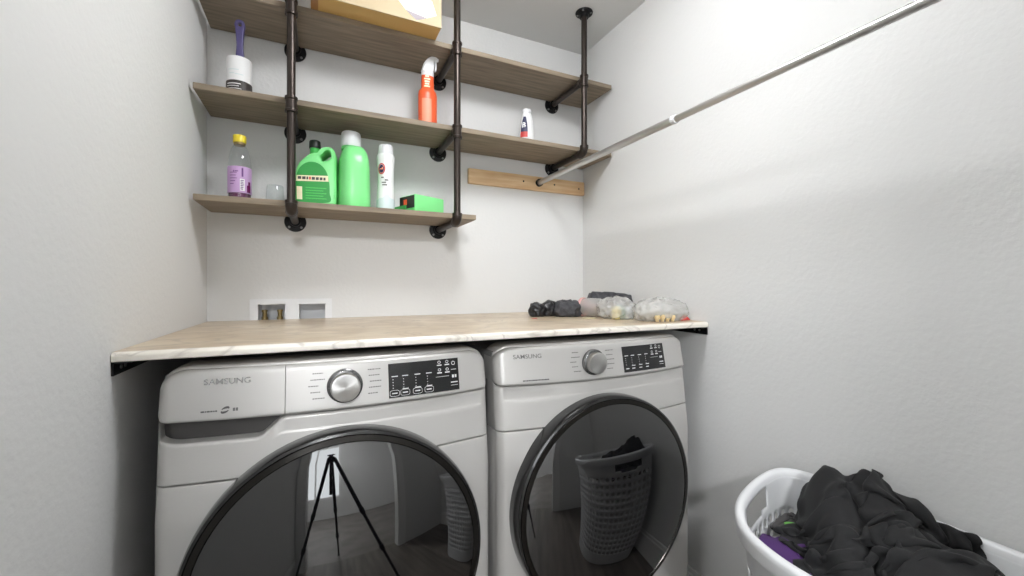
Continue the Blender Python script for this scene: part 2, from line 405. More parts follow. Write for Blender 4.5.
# ------------------------------------------------------------------ the two laundry machines
HW = .341
def fx(x):
    v = -.033*(1-(x/HW)**2)
    r = .022; d = abs(x)-(HW-r)
    if d > 0: v += r-math.sqrt(max(0, r*r-d*d))
    return v
def xsamp(a, b, n=48):
    s = set(a+(b-a)*i/n for i in range(n+1))
    for e in (-1, 1):
        for q in range(0, 13):
            x = e*(HW-.05*(1-math.cos(PI/2*q/12))*1.0)
            if a < x < b: s.add(x)
    return sorted(s)
def skin(xs, zb, zt, rb, rt, back, disp=None, off=0, nz=14, rbk=None):
    cols = []
    for x in xs:
        b, tp = zb(x), zt(x); R = min(rt, (tp-b)*.49); r = min(rb, (tp-b)*.49)
        p = [(back, b)]
        base = fx(x)+off
        for i in range(5):
            a = PI/2*i/4; p.append((base + r - r*math.sin(a), b + r - r*math.cos(a)))
        for i in range(1, nz):
            p.append((base, b+r+(tp-R-b-r)*i/nz))
        for i in range(6):
            a = PI/2*i/5; p.append((base + R*1.0 - R*math.cos(a), tp - R + R*math.sin(a)))
        p.append((back, tp))
        cols.append([(x, (y+(disp(x, z) if disp and y < back-.001 else 0)), z) for y, z in p])
    n = len(cols[0]); vs = [q for c in cols for q in c]
    fs = []
    for j in range(len(cols)-1):
        for i in range(n-1): fs.append((j*n+i, (j+1)*n+i, (j+1)*n+i+1, j*n+i+1))
    fs.append(tuple(range(n))); fs.append(tuple((len(cols)-1)*n+i for i in range(n)))
    return MB().add(vs, fs)
def lean(x, z): return -.003+.21*max(0, z-PB)
def onface(x, z, e=.0012): return (x, fx(x)-e-PO+lean(x, z), z)
def bl(z): return -.12*max(0, min(.19, .886-z))
PO = .004            # control panel stands this far proud of the body
def facemesh(geo, x, z, e=.0012, shear=1):
    vs, fs = geo
    return [onface(x+p[0]*shear, z+p[1], e) for p in vs], fs
def rectgeo(x0, x1, z0, z1, n=1):
    vs = []; fs = []
    for i in range(n+1):
        x = x0+(x1-x0)*i/n; vs += [(x, z0), (x, z1)]
    for i in range(n): fs.append((2*i, 2*i+2, 2*i+3, 2*i+1))
    return vs, fs
def ringgeo(cx, cz, a, b, w, n=20, sq=False):
    vs = []; fs = []
    for i in range(n):
        t_ = 2*PI*i/n; c, s = math.cos(t_), math.sin(t_)
        if sq: k = 1/max(abs(c)**4+abs(s)**4, 1e-6)**.25; c *= k; s *= k
        vs += [(cx+a*c, cz+b*s), (cx+(a-w)*c, cz+(b-w)*s)]
    for i in range(n):
        j = (i+1) % n; fs.append((2*i, 2*j, 2*j+1, 2*i+1))
    return vs, fs
PB, PT = .886, .9835
def ptop(x):
    r = .050; d = abs(x)-(HW-r); return PT-(r*.8-.8*math.sqrt(max(0, r*r-d*d)) if d > 0 else 0)
def pbot(x):
    r = .014; d = abs(x)-(HW-r); return PB-.003*(1-(x/HW)**2)+(r-math.sqrt(max(0, r*r-d*d)) if d > 0 else 0)
def machine(name, label, cat, cx, washer):
    t = thing(name, label, cat, (cx, 1.010, 0))
    # cabinet
    MB().box(-.338, .338, .035, .72, .02, .972, .006).build('cabinet', SIDE, t)
    # control panel (the washer's left third is the detergent drawer)
    seam = -.121
    if washer:
        d = skin(xsamp(-HW, seam-.0006), pbot, ptop, .006, .009, .09, off=-PO, disp=lean).build('detergent_drawer', PANEL, t)
        p = skin(xsamp(seam+.0006, HW), pbot, ptop, .006, .009, .09, off=-PO, disp=lean).build('control_panel', PANEL, t)
    else:
        p = d = skin(xsamp(-HW, HW), pbot, ptop, .006, .009, .09, off=-PO, disp=lean).build('control_panel', PANEL, t)
    skin(xsamp(-HW+.006, HW-.006), lambda x: .93, lambda x: ptop(x)+.006, .003, .007, .09, off=.027).build('top_trim', PANEL, t)
    # upper body with finger scoops
    def bt(x):
        top = pbot(x)-.003
        if washer:
            a, b = -.165, -.125
            k = min(1, max(0, (x-a)/(b-a)))
            low = .8445 + (.012*max(0, (abs(x)-.30)/.041)**2 if x < 0 else 0)
            k = max(k, min(1, max(0, (-.334-x)/.005)))
            return low + (top-low)*k
        return top
    def scoop(x, z):
        zz = max(0, min(1, (z-.838)/.034)); zz = zz*zz*(3-2*zz)
        k = 0
        if x > .13: k = min(1, (x-.13)/.12)
        if not washer and x < -.10: k = min(1, (-.10-x)/.08)
        k *= min(1, max(0, (HW-.012-abs(x))/.07)) if abs(x) > .25 else 1
        return bl(z) + .011*zz*k + (.0016*min(1, max(0, (z-.8465)/.003)) if (x > -.13 or not washer) and abs(x) < HW-.02 else 0)
    skin(xsamp(-HW+.004, HW-.004), lambda x: .832, lambda x: .894, .002, .002, .06, off=.026).build('handle_recess', RECSHADE, t)
    skin(xsamp(-HW, HW, 80), lambda x: .7695, bt, .002, .007, .06, disp=scoop, nz=60).build('upper_front', SILVER, t)
    skin(xsamp(-HW, HW), lambda x: .085, lambda x: .7665, .002, .002, .06, nz=40, disp=lambda x, z: bl(z)).build('front_panel', SILVER, t)
    skin(xsamp(-HW, HW), lambda x: .012, lambda x: .082, .002, .002, .06, nz=4, disp=lambda x, z: bl(z)).build('kick_panel', SILVER, t)
    # door
    D = RY(-.003 if washer else -.021, -.0215, 0.548) @ Matrix.Diagonal((.977, .977, 1, 1) if washer else (.962, .962, 1, 1))
    door = MB().lathe([(.25, -.0), (.305, -.0), (.3065, .030), (.3058, .048), (.303, .056), (.298, .0585), (.294, .056), (.272, .048), (.25, .02)], 96, D).build('door', DOORB, t)
    MB().lathe([(.2965, .0580), (.2955, .0600), (.2845, .0620), (.2825, .0600), (.2830, .053), (.294, .053)], 96, D).build('trim_ring', DOORC, door)
    g = [(.2825, .0610)]
    R = .98
    for i in range(1, 25):
        r = .2825*(1-i/24); g.append((r, .0615 + (math.sqrt(R*R-r*r)-math.sqrt(R*R-.2825**2))))
    Open().lathe(g, 96, D).build('glass', SMOKE, door)
    Open().lathe([(.272, .050), (.20, .044), (.195, .0), (.15, -.02), (.0, -.026)], 64, D).build('bowl', BOWL, door)
    MB().lathe([(.192, .052), (.188, .056), (.180, .056), (.176, .050), (.184, .046)], 72, D).build('bowl_ring', BOWLR, door)
    # dial
    kx, kz = (-.006 if washer else -.054), .9335
    ky = fx(kx)-PO+lean(kx, kz)-.004
    kb = MB().lathe([(0, -.002), (.0365, -.002), (.0365, .006), (.034, .009), (.0315, .010), (0, .010)], 48, RY(kx, ky, kz)).build('dial', DIALB, p)
    mb = MB()
    for i in range(26):
        a = 2*PI*i/26
        mb.box(-.0006, .0006, .0315, .0350, .0085, .0099, M=RY(kx, ky, kz) @ Matrix.Rotation(a, 4, 'Z'))
    mb.build('dial_ticks', DMARK, p, smooth=False)
    o = MB().lathe([(.0300, 0), (.0300, .016), (.0285, .0185), (.026, .0190), (0, .0193)], 64, Matrix.Rotation(PI/2, 4, 'X')).build('dial_cap', DIAL, p, loc=(kx, ky-.009, kz))
    # cycle names either side of the dial (far too small to read): short broken strokes
    rnd = random.Random(3)
    for side in (-1, 1):
        mb = MB()
        for k in range(5):
            zz = .962-k*.0128
            x = kx + side*(.052 if side > 0 else .072) + (0.004*abs(k-2) if side < 0 else -.002*abs(k-2))
            L = .018+rnd.random()*.012; q = 0
            while q < L:
                l = .0018+rnd.random()*.003
                mb.add(*facemesh(rectgeo(q, min(q+l, L), -.0011, .0011), x, zz)); q += l+.0009
        mb.build('cycle_markings', MARK, p, smooth=False)
    # display
    dx0, dx1, dz0, dz1 = (.087, .259, .8945, .970) if washer else (.056, .232, .894, .968)
    vs, fs = [], []
    n = 10
    def disp_edge():
        pts = []
        rr = .003
        for (cx_, cz_, a0) in ((dx1-rr, dz1-rr, 0), (dx0+rr, dz1-rr, PI/2), (dx0+rr, dz0+rr, PI), (dx1-rr, dz0+rr, 1.5*PI)):
            for i in range(5): pts.append((cx_+rr*math.cos(a0+PI/2*i/4), cz_+rr*math.sin(a0+PI/2*i/4)))
        return pts
    n = 12
    o = MB().add(*facemesh(rectgeo(dx0, dx1, dz0, dz1, n), 0, 0, .0010))
    # give the pane a rim so that it is a thin plate rather than a sheet
    o.add(*facemesh(rectgeo(dx0, dx1, dz0, dz1, n), 0, 0, .0002))
    k = 2*(n+1)
    for i in range(n):
        o.f.append((2*i, 2*i+2, k+2*i+2, k+2*i)); o.f.append((2*i+1, 2*i+3, k+2*i+3, k+2*i+1))
    o.f.append((0, 1, k+1, k)); o.f.append((2*n, 2*n+1, k+2*n+1, k+2*n))
    disp = o.build('display', DISP, p, smooth=False)
    mb = MB()
    def bar(x, z, l, hgt=.0010): mb.add(*facemesh(rectgeo(0, l, -hgt, hgt), dx0+x, dz0+z, .0016))
    for cxx in (.007, .031, .060, .088):
        bar(cxx, .047, .014)
        for q in range(4): bar(cxx+.002, .040-q*.0062, .0016, .0009)
        if cxx > .01: bar(cxx, .018, .014)
        bar(cxx, .010, .012, .0012)
        if washer: mb.add(*facemesh(ringgeo(dx0+cxx+.006, dz0+.010, .011, .0068, .0007, 24, True), 0, 0, .0016))
    for cxx in (.116, .136):
        for czz in (.068, .050):
            bar(cxx, czz-.006, .012, .0013)
            mb.add(*facemesh(ringgeo(dx0+cxx+.006, dz0+czz+.001, .004, .0035, .0012, 12), 0, 0, .0016))
    mb.add(*facemesh(ringgeo(dx0+.1585, dz0+.064, .0048, .0048, .0012, 20), 0, 0, .0016))
    bar(.152, .049, .014, .0006)
    for q in (.154, .161): bar(q, .033, .0045, .0035)
    bar(.150, .019, .018, .0013); bar(.112, .035, .034, .0004); bar(.150, .012, .018, .0005)
    mb.build('display_marks', WMARK, disp, smooth=False)
    # maker's lettering, upper left
    g = text_geo('SAMSUNG', .0155, .0001)
    xs_ = [q[0] for q in g[0]]; sc = .080/(max(xs_)-min(xs_))
    g = ([(q[0]*sc, q[1]) for q in g[0]], g[1])
    MB().add(*facemesh(g, -.2235 if washer else -.251, .9585, .0009)).build('maker_lettering', CHROME if washer else MARK, d, smooth=False)
    # small print at the lower left
    mb = MB(); q = -.267 if washer else -.270; L = -.240 if washer else -.196
    while q < L:
        l = .002+rnd.random()*.004; mb.add(*facemesh(rectgeo(q, q+l, -.0014, .0014), 0, 0.9035 if washer else .8965)); q += l+.0009
    mb.build('small_print', DMARK, d, smooth=False)
    if washer:
        mb = MB()
        for sg in (0, PI):
            vs = []; fs = []
            for i in range(13):
                a = sg+PI*.85*i/12; w_ = .0022*math.sin(PI*i/12)+.0003
                for rr in (.0052+w_, .0052-w_):
                    x_, z_ = rr*1.25*math.cos(a), rr*.8*math.sin(a); vs.append((x_, z_+.3*x_))
            for i in range(12): fs.append((2*i, 2*i+2, 2*i+3, 2*i+1))
            mb.add(*facemesh((vs, fs), -.226, .9045))
        mb.build('swirl_mark', DMARK, d, smooth=False)
        mb = MB()
        for q in (-.213, -.208): mb.add(*facemesh(rectgeo(q, q+.004, -.003, .003), 0, .9045))
        mb.build('pale_mark', MARK, d, smooth=False)
    return t
machine('washing_machine', 'platinum front-load washing machine under the left half of the countertop', 'washing machine', .061, True)
machine('clothes_dryer', 'platinum front-load dryer beside the washing machine, nearer the right wall', 'dryer', .767, False)

# ------------------------------------------------------------------ things on the shelves
zB, zM, zT = 1.405+ST, 1.735+ST, 2.040+ST
g = 'containers on the shelves'
# bottle of purple cleaner
t = thing('cleaner_bottle', 'clear bottle of purple liquid with a yellow cap at the left of the bottom shelf', 'bottle', (-.228, 1.60, zB))
Open().lathe([(0, .001), (.027, .001), (.0315, .006), (.0325, .03), (.0325, .105), (.0325, .118), (.030, .140), (.022, .172), (.0145, .184), (.0135, .196)], 36).build('bottle', CLEAR, t)
MB().lathe([(0, .003), (.026, .003), (.0300, .008), (.0308, .03), (.0308, .045), (0, .045)], 32).build('liquid', PURPLE, t)
MB().lathe([(.0332, .024), (.0334, .026), (.0334, .106), (.0332, .108)], 40).build('wrap_label', LILAC, t)
MB().lathe([(.0150, .182), (.0165, .184), (.0165, .189), (.0155, .190)], 24).build('neck_ring', BRASS, t)
MB().lathe([(.0, .190), (.0185, .190), (.0183, .192), (.0190, .211), (.0175, .2135), (0, .2135)], 28).build('cap', YELLOW, t)
def cyl_patch(mb, r, a0, a1, z0, z1, n=6):
    vs = []
    for i in range(n+1):
        a = a0+(a1-a0)*i/n
        for z in (z0, z1): vs.append((r*math.cos(a), r*math.sin(a), z))
    mb.add(vs, [(2*i, 2*i+2, 2*i+3, 2*i+1) for i in range(n)])
A0 = -PI/2+.14     # towards the camera
mb = MB(); cyl_patch(mb, .0338, A0+.02, A0+.42, .030, .068); mb.build('barcode_panel', WHITEL, t)
mb = MB(); rnd = random.Random(5)
for i in range(6):
    cyl_patch(mb, .0341, A0+.07, A0+.07+.08+.2*rnd.random(), .034+i*.0055, .0368+i*.0055)
for i in range(5): cyl_patch(mb, .0338, A0-.85, A0-.5+.3*rnd.random(), .05+i*.009, .052+i*.009)
cyl_patch(mb, .0338, A0-.55, A0-.45, .089, .094); cyl_patch(mb, .0338, A0-.4, A0-.12, .090, .093)
cyl_patch(mb, .0338, A0+.15, A0+.30, .075, .103)
mb.build('label_print', PDARK, t)
mb = MB(); cyl_patch(mb, .0339, A0+.62, A0+1.05, .027, .05, 8); cyl_patch(mb, .0339, A0+.75, A0+1.0, .05, .062, 8); mb.build('grape_print', PURPLE, t)
# inverted clear cup
t = thing('plastic_cup', 'small clear upturned cup behind the left pipe on the bottom shelf', 'cup', (-.132, 1.655, zB))
Open().lathe([(.030, .0), (.0305, .002), (.0255, .070), (.0235, .0735), (0, .0745)], 32).build('cup_wall', CLEAR, t)
MB().lathe([(.0300, .0), (.0318, .0), (.0318, .004), (.0300, .004)], 32).build('rim', CLEAR, t)
# detergent jugs
def slathe(prof, ax, ay, p, seg=48):
    """stack of squarish rings: (scale, z)"""
    vs = []; fs = []
    for r, z in prof:
        for i in range(seg):
            a = 2*PI*i/seg; c_, s_ = math.cos(a), math.sin(a); k = (abs(c_)**p+abs(s_)**p)**(-1/p)
            vs.append((ax*r*k*c_, ay*r*k*s_, z))
    for j in range(len(prof)-1):
        for i in range(seg): fs.append((j*seg+i, j*seg+(i+1) % seg, (j+1)*seg+(i+1) % seg, (j+1)*seg+i))
    fs.append(tuple(range(seg))[::-1]); fs.append(tuple((len(prof)-1)*seg+i for i in range(seg)))
    return MB().add(vs, fs)
def slab(loop, y0, y1):
    n = len(loop); vs = [(x, y, z) for y in (y0, y1) for x, z in loop]
    return vs, [tuple(range(n)), tuple(range(n, 2*n))] + [(i, (i+1) % n, n+(i+1) % n, n+i) for i in range(n)]
t = thing('detergent_jug', 'light green jug with a dark green label and black cap, left of the white-capped one', 'jug', (.001, 1.630, zB), rz=-math.radians(9))
outer = smooth_loop([(-.058, .004), (-.067, .02), (-.067, .08), (-.063, .120), (-.052, .150), (-.034, .170), (-.020, .182), (-.006, .188), (.010, .190), (.024, .206), (.042, .212), (.058, .204), (.064, .180), (.066, .12), (.067, .05), (.066, .02), (.058, .004), (.0, .0)], 5)
hole = smooth_loop([(.016, .176), (.026, .192), (.040, .196), (.049, .188), (.047, .174), (.034, .163), (.020, .162)], 5)
vs, fs = curve_solid([outer, hole], .032, .012, 6)
jb = MB().add(vs, fs).build('jug_body', GREENP, t)
MB().lathe([(.0175, .170), (.0165, .190), (.0160, .214), (0, .214)], 28, Matrix.Translation((-.008, 0, 0))).build('neck', GDARK, t)
MB().lathe([(0, .212), (.0185, .212), (.0190, .214), (.0182, .236), (.016, .239), (0, .239)], 28, Matrix.Translation((-.008, 0, 0))).build('cap', BLACKC, t)
lab_ = smooth_loop([(-.060, .016), (-.062, .06), (-.058, .105), (-.044, .136), (-.018, .152), (.012, .148), (.034, .125), (.044, .09), (.046, .05), (.042, .016)], 5)
lb = MB().add(*slab(lab_, -.0462, -.0430)).build('label', GREENL, t)
MB().add(*slab([(-.060, .084), (.043, .088), (.041, .108), (-.058, .104)], -.0468, -.0460)).build('cream_band', CREAM, lb, smooth=False)
rnd = random.Random(2); q = -.054; mb = MB(); cm = MB(); n_ = 0
while q < .034:
    l = .005+.006*rnd.random(); (cm if n_ == 3 else mb).add(*slab([(q, .091), (q+l, .0915), (q+l, .101), (q, .1005)], -.0473, -.0467)); q += l+.0028; n_ += 1
mb.build('band_print', DMARK, lb, smooth=False); cm.build('red_band_print', RED, lb, smooth=False)
MB().add(*slab([(-.057, .022), (-.040, .022), (-.041, .066), (-.058, .066)], -.0468, -.0460)).build('pale_panel', CREAM, lb, smooth=False)
mb = MB()
for i in range(5): mb.add(*slab([(-.03, .026+i*.009), (.036-.01*(i % 2), .026+i*.009), (.036-.01*(i % 2), .029+i*.009), (-.03, .029+i*.009)], -.0466, -.0460))
mb.build('fine_print', GDARK, lb, smooth=False)
t = thing('detergent_jug', 'light green jug with a big white cap seen from its narrow side', 'jug', (.1205, 1.625, zB), rz=math.radians(3))
slathe([(.90, 0), (.97, .003), (1.0, .012), (1.0, .05), (.975, .10), (.965, .13), (.955, .155), (.91, .180), (.82, .200), (.70, .215), (.62, .221)], .0535, .095, 3.2).build('jug_body', GREENP, t)
MB().lathe([(.033, .216), (.032, .228), (.029, .230), (0, .230)], 32, Matrix.Translation((-.010, -.012, 0))).build('spout_collar', GREENP, t)
MB().lathe([(.0340, 0), (.0350, .002), (.0328, .048), (.0300, .0525), (0, .053)], 40, Matrix.Translation((-.010, -.012, .2265))).build('cap', WHITEP, t)
# white bottle
t = thing('freshener_bottle', 'slim white bottle with a round red emblem beside the green jug', 'bottle', (.231, 1.60, zB))
MB().lathe([(0, 0), (.0300, 0), (.0325, .004), (.0328, .03), (.0305, .07), (.0285, .11), (.0290, .15), (.0315, .188), (.0320, .204), (.0300, .210), (.0265, .212), (0, .212)], 40).build('bottle', WHITEL, t)
MB().lathe([(0, .211), (.0265, .211), (.0270, .213), (.0255, .242), (.0230, .247), (0, .248)], 36).build('cap', WHITEP, t)
def wpatch(mb, cx, cz, pts, r, A=None):
    A = A if A is not None else -PI/2+.02
    vs = [(r*math.cos(A+(cx+p[0])/r), r*math.sin(A+(cx+p[0])/r), cz+p[1]) for p in pts[0]]; mb.add(vs, pts[1])
mb = MB(); wpatch(mb, -.021, .154, ringgeo(0, 0, .0140, .0200, .0040, 28), .0318); mb.build('emblem_ring', RED, t)
mb = MB(); n = 20; wpatch(mb, -.021, .154, ([(0, 0)]+[(.0095*math.cos(2*PI*i/n), .0145*math.sin(2*PI*i/n)) for i in range(n)], [(0, 1+i, 1+(i+1) % n) for i in range(n)]), .0317); mb.build('emblem', NAVY, t)
mb = MB()
wpatch(mb, -.021, .154, rectgeo(-.006, .006, -.003, .001, 3), .0321); wpatch(mb, -.021, .154, rectgeo(.002, .006, .0, .006, 2), .0321)
mb.build('emblem_highlight', ORANGEL, t)
mb = MB()
for i, (a, b) in enumerate(((-.022, -.012), (-.008, .004), (-.020, -.004), (-.018, .0))): wpatch(mb, 0, .122-i*.009, rectgeo(a, b, -.002, .002, 4), .0313)
mb.build('grey_print', MARK, t)
mb = MB(); vs = []; n = 24
for i in range(n+1):
    a = -PI+PI*i/n
    zz = .050+.008*math.sin(3*a)+.004*math.sin(7*a)
    vs += [(.0334*math.cos(a), .0334*math.sin(a), .006), (.0332*math.cos(a), .0332*math.sin(a), zz)]
mb.add(vs, [(2*i, 2*i+2, 2*i+3, 2*i+1) for i in range(n)]); mb.build('wave_print', TEAL, t)
# green dryer-sheet packet
t = thing('dryer_sheet_box', 'small light green box lying open beside the pipe on the bottom shelf', 'box', (.362, 1.600, zB), rz=math.radians(24))
mb = MB().box(-.060, .078, -.045, .055, 0, .066, .006, 3); mb.build('carton', GREENP, t)
mb = MB().add([(-.0605, -.042, .016), (-.0605, .050, .016), (-.0605, .050, .062), (-.0605, -.042, .062), (-.0612, -.042, .016), (-.0612, .050, .016), (-.0612, .050, .062), (-.0612, -.042, .062)],
              [(0,1,2,3),(4,5,6,7),(0,1,5,4),(1,2,6,5),(2,3,7,6),(3,0,4,7)]); mb.build('open_end_shade', BLACKC, t, smooth=False)  # black panel on the solid carton paints the shaded inside of an open box
MB().box(-.0632, -.0605, .004, .022, .030, .050).build('orange_print', ORANGE, t, smooth=False)
MB().box(-.100, -.061, -.044, .054, 0.0015, .0045).box(-.100, -.097, -.044, .054, 0, .018).build('flap', GREENL, t, smooth=False)
# lint roller on the middle shelf
t = thing('lint_roller', 'white lint roller with a purple handle standing on the middle shelf', 'lint roller', (-.229, 1.60, zM))
MB().lathe([(.024, .002), (.0350, .002), (.0355, .004), (.0355, .125), (.0345, .128), (.024, .128)], 44).build('roll', WHITEL, t)
mb = MB(); mb.lathe([(.0358, .008), (.0361, .009), (.0361, .049), (.0358, .050)], 44); mb.build('printed_band', mat('brown_black_print', (52, 46, 44), .5), t)
mb = MB()
for i, (a, b, z0, z1) in enumerate(((-.9, .25, .037, .040), (-1.0, .1, .030, .032), (-.9, .3, .022, .024), (-.95, .2, .015, .017))): cyl_patch(mb, .0364, -PI/2+a, -PI/2+b, z0, z1, 8)
mb.build('band_lettering', WHITEL, t)
mb = MB()
for a, b, z0 in ((-.7, -.25, .070), (-.2, .45, .068), (-.8, .1, .082)): cyl_patch(mb, .0357, -PI/2+a, -PI/2+b, z0, z0+.0025, 8)
mb.build('faint_print', TEAL, t)
MB().lathe([(.024, 0), (.024, .130), (.019, .133), (0, .133)], 28).build('core', VIOLET, t)
vs, fs = curve_solid([smooth_loop([(-.011, .0), (-.0095, .05), (-.0125, .10), (-.0150, .116), (-.011, .130), (0, .1345), (.011, .130), (.0150, .116), (.0125, .10), (.0095, .05), (.011, .0)], 4),
                      [(.0052*math.cos(2*PI*i/16), .118+.0058*math.sin(2*PI*i/16)) for i in range(16)]], .004, .0045, 4)
MB().add(vs, fs, Matrix.Translation((.002, 0, .125))).build('handle', VIOLET, t)
# orange spray bottle
t = thing('spray_bottle', 'orange spray bottle with a white trigger head on the middle shelf', 'spray bottle', (.388, 1.60, zM), rz=math.radians(8))
MB().lathe([(0, 0), (.034, 0), (.0365, .004), (.0370, .02), (.0370, .134), (.0345, .146), (.0258, .156), (.0252, .170), (.0245, .205), (.0225, .214), (0, .214)], 40, sy=.75).build('bottle', ORANGE, t)
mb = MB(); vs = []
for z0, r in ((.02, .0376), (.06, .0377), (.112, .0376)):
    for i in range(9):
        a = -PI/2-.92+1.05*i/8; vs.append((r*math.cos(a), r*.75*math.sin(a)-.0003, z0))
mb.add(vs, [(j*9+i, j*9+i+1, (j+1)*9+i+1, (j+1)*9+i) for j in range(2) for i in range(8)]); mb.build('front_label', ORANGEL, t)
mb = MB()
for i, (z0, l) in enumerate(((.200, .3), (.190, .5), (.180, .4), (.171, .35), (.162, .45))):
    vs = []
    for q in range(5):
        a = -PI/2-.38-l+2*l*q/4
        for z in (z0-.003, z0+.003): vs.append((.0258*math.cos(a), .0258*.75*math.sin(a)-.0006, z))
    mb.add(vs, [(2*q, 2*q+2, 2*q+3, 2*q+1) for q in range(4)])
mb.build('neck_print', CREAM, t)
MB().lathe([(.0230, .205), (.0245, .207), (.0245, .222), (.022, .225), (0, .225)], 28, sy=.8).build('collar', WHITEP, t)
vs, fs = curve_solid([smooth_loop([(-.022, .222), (-.021, .236), (-.012, .262), (.004, .281), (.022, .290), (.034, .290), (.038, .281), (.036, .272), (.027, .268), (.024, .250), (.022, .230), (.018, .222)], 5)], .006, .006, 4)
MB().add(vs, fs).build('trigger_head', WHITEL, t)
MB().tube((.030, 0, .281), (.043, 0, .283), .0075).build('nozzle', WHITEP, t)
vs, fs = curve_solid([smooth_loop([(.027, .268), (.030, .255), (.029, .238), (.034, .236), (.036, .252), (.035, .270)], 4)], .004, .002, 2)
MB().add(vs, fs).build('trigger', WHITEP, t)
# small white bottle
t = thing('stain_remover_bottle', 'small white tapered bottle with a blue and red label on the middle shelf', 'bottle', (.826, 1.61, zM))
MB().lathe([(0, 0), (.0325, 0), (.0345, .004), (.0345, .045), (.0325, .075), (.0265, .115), (.0205, .140), (.0183, .148), (0, .148)], 36, sy=.75).build('bottle', WHITEL, t)
MB().lathe([(0, .146), (.0205, .146), (.0205, .158), (.0170, .162), (0, .1625)], 28, sy=.8).build('cap', WHITEP, t)
def tp(z):   # radius of the tapered bottle
    P_ = [(0, .0345), (.045, .0345), (.075, .0325), (.115, .0265), (.140, .0205)]
    for (z0, r0), (z1, r1) in zip(P_, P_[1:]):
        if z <= z1: return r0+(r1-r0)*(z-z0)/(z1-z0)
    return .02
def tpatch(pts, fs, e, A=-PI/2-.80):
    vs = []
    for x, z in pts:
        r = tp(z); a = A+x/r; vs.append(((r+e)*math.cos(a), (r+e)*.75*math.sin(a), z))
    return MB().add(vs, fs)
def strip(zs, wl, wr, n=6):
    pts = []
    for z, a, b in zip(zs, wl, wr):
        for i in range(n+1): pts.append((a+(b-a)*i/n, z))
    m_ = n+1
    return pts, [(j*m_+i, j*m_+i+1, (j+1)*m_+i+1, (j+1)*m_+i) for j in range(len(zs)-1) for i in range(n)]
tpatch(*strip([.058, .075, .095, .112, .125], [-.019, -.018, -.014, -.010, -.006], [.018, .017, .014, .010, .006]), .0006).build('blue_label', NAVY, t)
tpatch(*strip([.034, .046, .058], [-.020, -.020, -.019], [.018, .018, .018]), .0006).build('red_label', RED, t)
gt = text_geo('B', .032, .0008); tpatch([(p[0]-.001, p[1]+.086) for p in gt[0]], gt[1], .0011).build('label_letter', WHITEL, t, smooth=False)
# carton on the top shelf
t = thing('cardboard_carton', 'tan cardboard carton with a white hexagon print overhanging the top shelf', 'box', (-.017, 1.434, zT))
MB().box(0, .414, 0.002, .27, 0, .19, .002, 1).build('carton', CARD, t)
MB().box(.0, .414, -.0006, .0025, 0.0, .19).build('front_face', CARDF, t, smooth=False)
MB().box(-.0015, .020, -.0012, .10, -.0008, .188).build('taped_corner', mat('brown_tape', (176, 128, 76), .5), t, smooth=False)
def P2(px, pz): return (px, pz)
hx = [(.262, .060), (.290, .030), (.326, .004), (.362, .020), (.396, .038), (.380, .084), (.325, .102)]
mb = MB(); mb.add(*slab(hx, -.0016, -.0005)); mb.build('white_hexagon', WHITEL, t, smooth=False)
mb = MB(); mb.add(*slab([(.290, .030), (.326, .004), (.362, .020)], -.0022, -.0010)); mb.build('grey_tip', mat('grey_mauve', (150, 140, 146), .5), t, smooth=False)


# ------------------------------------------------------------------ things on the countertop
def blob(mb, c, rad, amp, sc, seed, p=2.4, seg=48, rings=26, floor=0., taper=0, flat=.0):
    """crumpled lump resting on z = floor; squarish cross-section, creased by ridged noise"""
    vs = []; fs = []
    off = Vector((seed*3.1, seed*1.7, seed*.9))
    for j in range(rings+1):
        th = PI*j/rings
        for i in range(seg):
            ph = 2*PI*i/seg
            d = Vector((math.sin(th)*math.cos(ph), math.sin(th)*math.sin(ph), math.cos(th)))
            k = (abs(d.x)**p+abs(d.y)**p+abs(d.z)**p)**(-1/p)
            q = Vector((d.x*k*rad[0]*(1+taper*d.z*k*.0), d.y*k*rad[1], d.z*k*rad[2]))
            n_ = (1-abs(noise.noise(q*sc+off))*2.0)*.6 + noise.noise(q*sc*2.3+off)*.4
            q += d*amp*n_
            z = c[2]+q.z
            if z < floor+.0008: z = floor+.0008+.0004*noise.noise(q*90)
            vs.append((c[0]+q.x, c[1]+q.y, z))
    for j in range(rings):
        for i in range(seg):
            k = (i+1) % seg; fs.append((j*seg+i, (j+1)*seg+i, (j+1)*seg+k, j*seg+k))
    return mb.add(vs, fs)
def lump(name, label, cat, x, y, rad, m, amp, sc, seed, group=None, p=2.4, h=None, rz=0, parts=None):
    o = blob(MB(), (0, 0, rad[2]*.82), rad, amp, sc, seed, p).build(name, m, loc=(x, y, CT), angle=180)
    o.rotation_euler.z = rz
    return tag(o, label, cat, group)
mb = MB(); blob(mb, (-.030, .0, .024), (.030, .026, .030), .009, 45, 1); blob(mb, (.026, .004, .027), (.034, .026, .034), .010, 42, 2)
tag(mb.build('crumpled_bag', BLACKB, loc=(.832, 1.475, CT), angle=180), 'crumpled shiny black plastic bag at the left end of the clutter on the countertop', 'bag')
lump('mesh_bundle', 'charcoal mesh fabric bundle on the countertop between the black bag and the clear bags', 'cloth', .918, 1.425, (.060, .042, .034), MESHG, .012, 34, 3)
